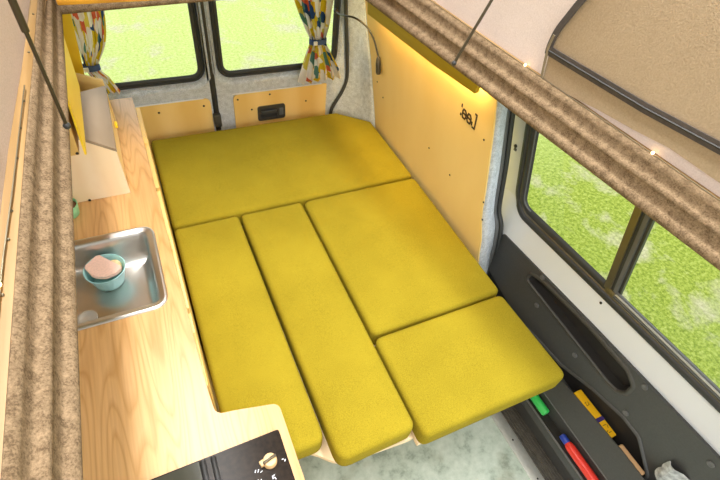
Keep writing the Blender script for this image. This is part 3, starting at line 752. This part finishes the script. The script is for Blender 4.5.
# mint cup
cp = thing('cup', 'mint green cup on the counter behind the left roof rail', 'cup', (-.302, 1.292, .9005))
bm = B(); lathe(bm, [(.028, 0), (.032, .002), (.036, .036), (.0365, .040), (.034, .040), (.030, .012), (.002, .010)], (-.302, 1.292, .9005), (0, 0, 1), 28); obj('body', bm, 'mint', cp, angle=60)
bm = B(); lathe(bm, [(.0325, 0), (.0325, .002), (.002, .0025)], (-.302, 1.292, .930), (0, 0, 1), 24); obj('contents', bm, 'cupin', cp)
# hob
hb = thing('hob', 'black glass gas hob with a cream knob on the oak counter', 'hob', (-.16, .17, .9))
bm = B(); prism(bm, round_poly([(-.43, -.10), (.100, -.10), (.100, .400), (-.43, .400)], .006, 3), lambda x, y: (x, y, .9003), (0, 0, .008)); obj('glass_plate', bm, 'hob', hb, smooth=False)
bm = B(); prism(bm, [(-.425, -.095), (-.080, -.095), (-.080, .396), (-.425, .396)], lambda x, y: (x, y, .9084), (0, 0, .004)); obj('glass_lid', bm, 'hoblid', hb, smooth=False)
bm = B(); box(bm, (-.079, -.09, .9084), (-.066, .396, .9135), .001); obj('lid_band', bm, 'hobband', hb)  # first of two near-black bands along the plate
bm = B(); box(bm, (-.056, -.09, .9084), (-.044, .396, .9110), .001); obj('lid_band', bm, 'hobband', hb)
def knob(x, y):
    k = B(); lathe(k, [(.0155, 0), (.0155, .004), (.0145, .014), (.0130, .016), (.001, .0165)], (x, y, .9084), (0, 0, 1), 28)
    o = obj('knob', k, 'knob', hb)
    g = B(); box(g, (-.0165, -.0028, 0), (.0150, .0028, .007), .0012)
    bmesh.ops.transform(g, matrix=Matrix.Translation((x, y, .9235)) @ Matrix.Rotation(math.radians(14), 4, 'Z'), verts=g.verts); obj('grip_bar', g, 'strut', o)
    g = B(); box(g, (-.006, -.006, 0), (.006, .006, .013), .002)
    bmesh.ops.transform(g, matrix=Matrix.Translation((x - .0165, y + .001, .9085)) @ Matrix.Rotation(math.radians(14), 4, 'Z'), verts=g.verts); obj('pointer', g, 'knob', o)
knob(.0615, .3385); knob(.0615, .262)
for x, y, a, l in ((.0265, .3315, 60, .006), (.0325, .3300, 60, .007), (.0385, .3260, 20, .006), (.026, .3105, 50, .006), (.033, .309, 70, .006), (.0575, .3055, 90, .007), (.0620, .302, 110, .006), (.0605, .3085, 20, .005), (.0885, .333, 0, .004), (.0925, .329, 60, .005)):
    g = B(); box(g, (-l / 2, -.0009, 0), (l / 2, .0009, .0004)); bmesh.ops.transform(g, matrix=Matrix.Translation((x, y, .9085)) @ Matrix.Rotation(math.radians(a), 4, 'Z'), verts=g.verts)
    obj('dial_mark', g, 'mark', hb, smooth=False)

# low plywood box with a sloping lid on the counter
lb = thing('storage_box', 'plywood box with a shaded lid on the counter behind the sink', 'box', (-.3, 1.5, .9))
def lidz(x): return min(1.195, 1.084 + .70 * (-.119 - x))
bm = B(); prism(bm, [(-.116, .9008), (-.116, 1.080), (-.277, 1.1925), (-.44, 1.1925), (-.44, .9008)], lambda x, z: (x, 1.339, z), (0, .012, 0)); obj('front_panel', bm, 'ply_pale', lb, smooth=False)
bm = B(); loops(bm, [[(x, y0, lidz(x)), (x, y1, lidz(x)), (x, y1, lidz(x) - .011), (x, y0, lidz(x) - .011)] for x, y0, y1 in ((-.114, 1.3385, 1.73), (-.120, 1.3385, 1.722), (-.185, 1.3385, 1.613), (-.277, 1.3385, 1.52), (-.44, 1.3385, 1.52))]); obj('lid', bm, 'ply_shade', lb, smooth=False)
bm = B(); box(bm, (-.131, 1.352, .9008), (-.121, 1.72, 1.068)); obj('side_panel', bm, 'ply', lb, smooth=False)
bm = B(); box(bm, (-.118, 1.615, .975), (-.108, 1.64, .992), .003); obj('latch', bm, 'yellow_ply', lb)
bm = B(); prism(bm, [(-.118, .9008), (-.118, 1.085), (-.190, 1.118), (-.42, 1.16), (-.42, .9008)], lambda x, z: (x, 1.757, z), (0, .012, 0)); obj('back_panel', bm, 'edgewood' if False else 'ply', lb, smooth=False)
screw((-.239, 1.337, .904), (0, -1, 0), lb, .004)

# yellow overhead locker on the left wall
ol = thing('overhead_locker', 'yellow plywood overhead locker above the left end of the counter', 'locker', (-.35, 1.35, 1.20))
bm = B(); loops(bm, [[(-.196, y, 1.082), (-.182, y, 1.386), (-.515, y, 1.386), (-.515, y, 1.215), (-.43, y, 1.215) , (-.25, y, 1.213), (-.2 + -.01, y, 1.082 )][:0] or [(-.186, y, 1.203), (-.176, y, 1.386), (-.515, y, 1.386), (-.515, y, 1.203)] for y in (1.160, 1.515)]); obj('carcass', bm, 'locker_ply', ol, smooth=False)
bm = B(); loops(bm, [[(-.170, y, 1.200), (-.162, y, 1.386), (-.166, y, 1.386), (-.175, y, 1.200)] for y in (1.160, 1.520)]); obj('door', bm, 'yellow_ply', ol, smooth=False)
screw((-.190, 1.160, 1.208), (0, -1, 0), ol, .004)
bm = B(); prism(bm, [(-.515, .9006), (-.196, .9006), (-.190, .985), (-.166, 1.214), (-.150, 1.386), (-.515, 1.386)], lambda x, z: (x, 1.93, z), (0, .012, 0))
tag(obj('end_panel', bm, 'yellow_ply', smooth=False), 'tall yellow plywood panel standing behind the overhead locker', 'panel')

# ------------------------------------------------------------------ pelmet with LED strip under the right ceiling edge
pm = thing('pelmet', 'olive wooden light pelmet along the top of the birch wall', 'pelmet', (1.0, 1.5, 1.25))
bm = B(); loops(bm, [[(1.003, 1.085, 1.255), (.990, 1.062, 1.387), (1.008, 1.062, 1.387), (1.018, 1.085, 1.257)], [(1.0, 1.35, 1.228), (.985, 1.35, 1.387), (1.003, 1.35, 1.387), (1.015, 1.35, 1.23)], [(1.0, 1.905, 1.190), (.985, 1.93, 1.387), (1.003, 1.93, 1.387), (1.015, 1.905, 1.192)]]); obj('board', bm, 'pelmet', pm, smooth=False)
bm = B(); box(bm, (1.020, 1.10, 1.30), (1.028, 1.88, 1.308)); obj('led_strip', bm, 'led', pm, smooth=False)

# reading lamp
rl = thing('reading_lamp', 'black gooseneck reading lamp bent down against the birch wall', 'lamp', (.945, 2.136, 1.118))
bm = B(); lathe(bm, [(.012, 0), (.012, .006), (.010, .010), (.005, .014)], (.945, 2.136, 1.118), (0, -1, 0), 20); obj('base', bm, 'lamp', rl)
bm = B(); tube(bm, [(.945, 2.13, 1.118), (.945, 2.09, 1.120), (.952, 2.04, 1.132), (.976, 1.98, 1.144), (1.020, 1.945, 1.118), (1.049, 1.915, 1.075), (1.066, 1.893, 1.02), (1.074, 1.884, .985)], .0045, 10, 6); obj('gooseneck', bm, 'lamp', rl)
bm = B(); tube(bm, [(1.073, 1.886, .996), (1.074, 1.882, .988), (1.074, 1.878, .965), (1.075, 1.866, .925), (1.075, 1.863, .915)], [.006, .013, .0165, .0165, .012], 16, flat=.75); obj('lamp_head', bm, 'lamp', rl)

# ------------------------------------------------------------------ curtains
def curtain(label, rows, y, nf, depth, tie, us=1.0):
    """rows: (z, x0, x1, amplitude factor)"""
    t = thing('curtain', label, 'curtain', ((rows[0][1] + rows[0][2]) / 2, y, rows[-1][0]), 'printed rear window curtains')
    bm = B(); uv = bm.loops.layers.uv.new('UVMap')
    nu = nf * 10; R = smooth_path([(r[1], r[2], r[0]) for r in rows], 8); A = smooth_path([(r[3], r[4] if len(r) > 4 else 0, 0) for r in rows], 8)
    vs = []
    for j, (r, a) in enumerate(zip(R, A)):
        row = []
        for i in range(nu + 1):
            u = i / nu; ph = u * nf * 2 * PI
            x = r.x + (r.y - r.x) * u + .004 * a.x * math.sin(ph * 2 + 1)
            row.append(bm.verts.new((x, y + depth * a.x * math.sin(ph) * (0.75 + .25 * math.sin(u * 9)), r.z + a.y * (u - .5) + .004 * math.cos(ph) * (j == len(R) - 1))))
        vs.append(row)
    ztot = R[0].z - R[-1].z
    for j in range(len(vs) - 1):
        for i in range(nu):
            f = bm.faces.new((vs[j][i], vs[j][i + 1], vs[j + 1][i + 1], vs[j + 1][i]))
            for lp, (jj, ii) in zip(f.loops, ((j, i), (j, i + 1), (j + 1, i + 1), (j + 1, i))):
                lp[uv].uv = (ii / nu * us, (R[jj].z - R[-1].z) * 2.3 + us)
    obj('fabric', bm, 'curtain', t, angle=80)
    (xa, xb, zt_, zd) = tie
    bm = B(); n = 24; rg = []
    for h, g in ((-.013, .0), (-.012, .003), (.012, .003), (.013, 0)):
        rg.append([((xa + xb) / 2 + ((xb - xa) / 2 + g + .003) * math.cos(2 * PI * k / n), y + (depth * .55 + g + .006) * math.sin(2 * PI * k / n), zt_ + h + zd * math.cos(2 * PI * k / n)) for k in range(n)])
    loops(bm, rg, False, False); obj('tieback', bm, 'blue_cloth', t)
    bm = B(); box(bm, ((xa + xb) / 2 - .03, y - depth * .55 - .016, zt_ - .009), ((xa + xb) / 2 - .012, y - depth * .55 - .006, zt_ + .009), .002); obj('toggle', bm, 'mark', t)
    return t
M['blue_cloth'] = plain('navy_tieback', (0.05, 0.09, 0.22), 0.85, var=.2, vs=60)
curtain('printed curtain tied in the middle over the right rear window', [(1.375, .655, .965, 1), (1.20, .712, .905, .9), (1.08, .762, .888, .8), (1.008, .795, .873, .65), (.94, .775, .905, .75), (.86, .750, .950, .9), (.800, .732, .972, 1, .012)], 2.075, 6, .026, (.795, .873, 1.008, 0))
curtain('printed curtain gathered at the left edge of the left rear window', [(1.375, -.20, -.045, 1), (1.20, -.19, -.06, .9), (1.08, -.19, -.088, .8), (.985, -.19, -.138, .55), (.93, -.18, -.112, .6), (.86, -.17, -.085, .9)], 2.075, 4, .022, (-.19, -.138, .985, 0), 1.7)

# ------------------------------------------------------------------ things in the door pockets
def lying_bottle(name, label, cat, y0, y1, x, z, r, mat, cap=None):
    t = thing(name, label, cat, (x, (y0 + y1) / 2, z - r))
    c = .033 if cap else 0
    bm = B(); ya = y1 - c; L = ya - y0
    lathe(bm, [(r * .8, 0), (r, .006), (r, L * .93), (r * .85, L * .97), (r * .55, L)], (x, y0, z), (0, 1, 0), 20); obj('body', bm, mat, t, angle=50)
    if cap:
        bm = B(); lathe(bm, [(r * .72, 0), (r * .75, .004), (r * .75, c * .8), (r * .6, c)], (x, ya - .003, z), (0, 1, 0), 18); obj('cap', bm, cap, t)
    return t
lying_bottle('bottle', 'red bottle with a blue cap lying in the lower door pocket', 'bottle', -.16, .208, 1.1845, .229, .0185, 'red', 'blue')
lying_bottle('tube', 'green tube in the lower door pocket beside the bed cushion', 'tube', .298, .43, 1.1845, .228, .0185, 'green')
yb = thing('box', 'yellow box with dark printing in the upper door pocket', 'box', (1.243, .19, .345))
bm = B(); box(bm, (1.226, .105, .342), (1.262, .292, .407), .003); obj('carton', bm, 'yellow', yb)
bm = B(); box(bm, (1.2255, .165, .36), (1.2625, .180, .4076)); obj('printed_band', bm, 'navy', yb, smooth=False)
for (x, y, l, a) in ((1.236, .235, .012, 80), (1.243, .232, .012, 10), (1.248, .238, .010, 80), (1.238, .243, .010, 10), (1.240, .150, .010, 0), (1.247, .150, .010, 0), (1.252, .142, .012, 70), (1.236, .128, .012, 20), (1.245, .122, .014, 0)):
    g = B(); box(g, (-l / 2, -.0012, 0), (l / 2, .0012, .0006)); bmesh.ops.transform(g, matrix=Matrix.Translation((x, y, .4072)) @ Matrix.Rotation(math.radians(a), 4, 'Z'), verts=g.verts)
    obj('printed_mark', g, 'printbrown', yb, smooth=False)
bm = B(); box(bm, (1.222, -.034, .345), (1.254, .074, .414), .006, 3); tag(obj('wooden_block', bm, 'tanwood'), 'pale wooden block in the upper door pocket ahead of the yellow box', 'block')
bm = B()
vs = []
for i in range(7):
    row = []
    for j in range(7):
        u, v = i / 6, j / 6
        p = Vector((1.252, -.037, .462)).lerp(Vector((1.252, -.110, .452)), u).lerp(Vector((1.250, -.035, .552)).lerp(Vector((1.250, -.106, .562)), u), v)
        row.append(bm.verts.new(p + Vector((-.010 * math.sin(u * 5) - .004 * random.random(), .003 * random.uniform(-1, 1), .004 * random.uniform(-1, 1)))))
    vs.append(row)
for i in range(6):
    for j in range(6): bm.faces.new((vs[i][j], vs[i + 1][j], vs[i + 1][j + 1], vs[i][j + 1]))
tag(obj('plastic_bag', bm, 'plasticbag', solid=.002, smooth=False), 'crumpled clear plastic packet against the black door card', 'packet')

# ------------------------------------------------------------------ light
wd = bpy.data.worlds.new('world'); scene.world = wd; wd.use_nodes = True
bg = wd.node_tree.nodes['Background']; bg.inputs[0].default_value = (0.93, 0.97, 1.0, 1); bg.inputs[1].default_value = 2.2
def area_light(name, loc, rot, sx, sy, e, c, spread=180):
    l = bpy.data.lights.new(name, 'AREA'); l.shape = 'RECTANGLE'; l.size = sx; l.size_y = sy; l.energy = e; l.color = c; l.spread = math.radians(spread)
    o = bpy.data.objects.new(name, l); COL.objects.link(o); o.location = loc; o.rotation_euler = rot; return o
area_light('roof_fill', (-.10, .45, 2.40), (0, 0, 0), .12, 2.2, 17, (1, .98, .95), 110)  # pair of unseen fill lamps added overhead to brighten the interior
area_light('roof_fill', (.80, .45, 2.40), (0, 0, 0), .12, 2.2, 17, (1, .98, .95), 110)
area_light('front_fill', (.4, -1.15, 1.75), (math.radians(62), 0, 0), 1.0, .5, 19, (1, .98, .95))  # unseen fill added in front to brighten forward-facing sides
area_light('led_glow', (1.03, 1.48, 1.29), (0, math.radians(20), 0), .02, .8, 6, (1, .76, .36))

scene.view_settings.view_transform = 'Standard'
scene.view_settings.look = 'None'
scene.view_settings.exposure = 0.0
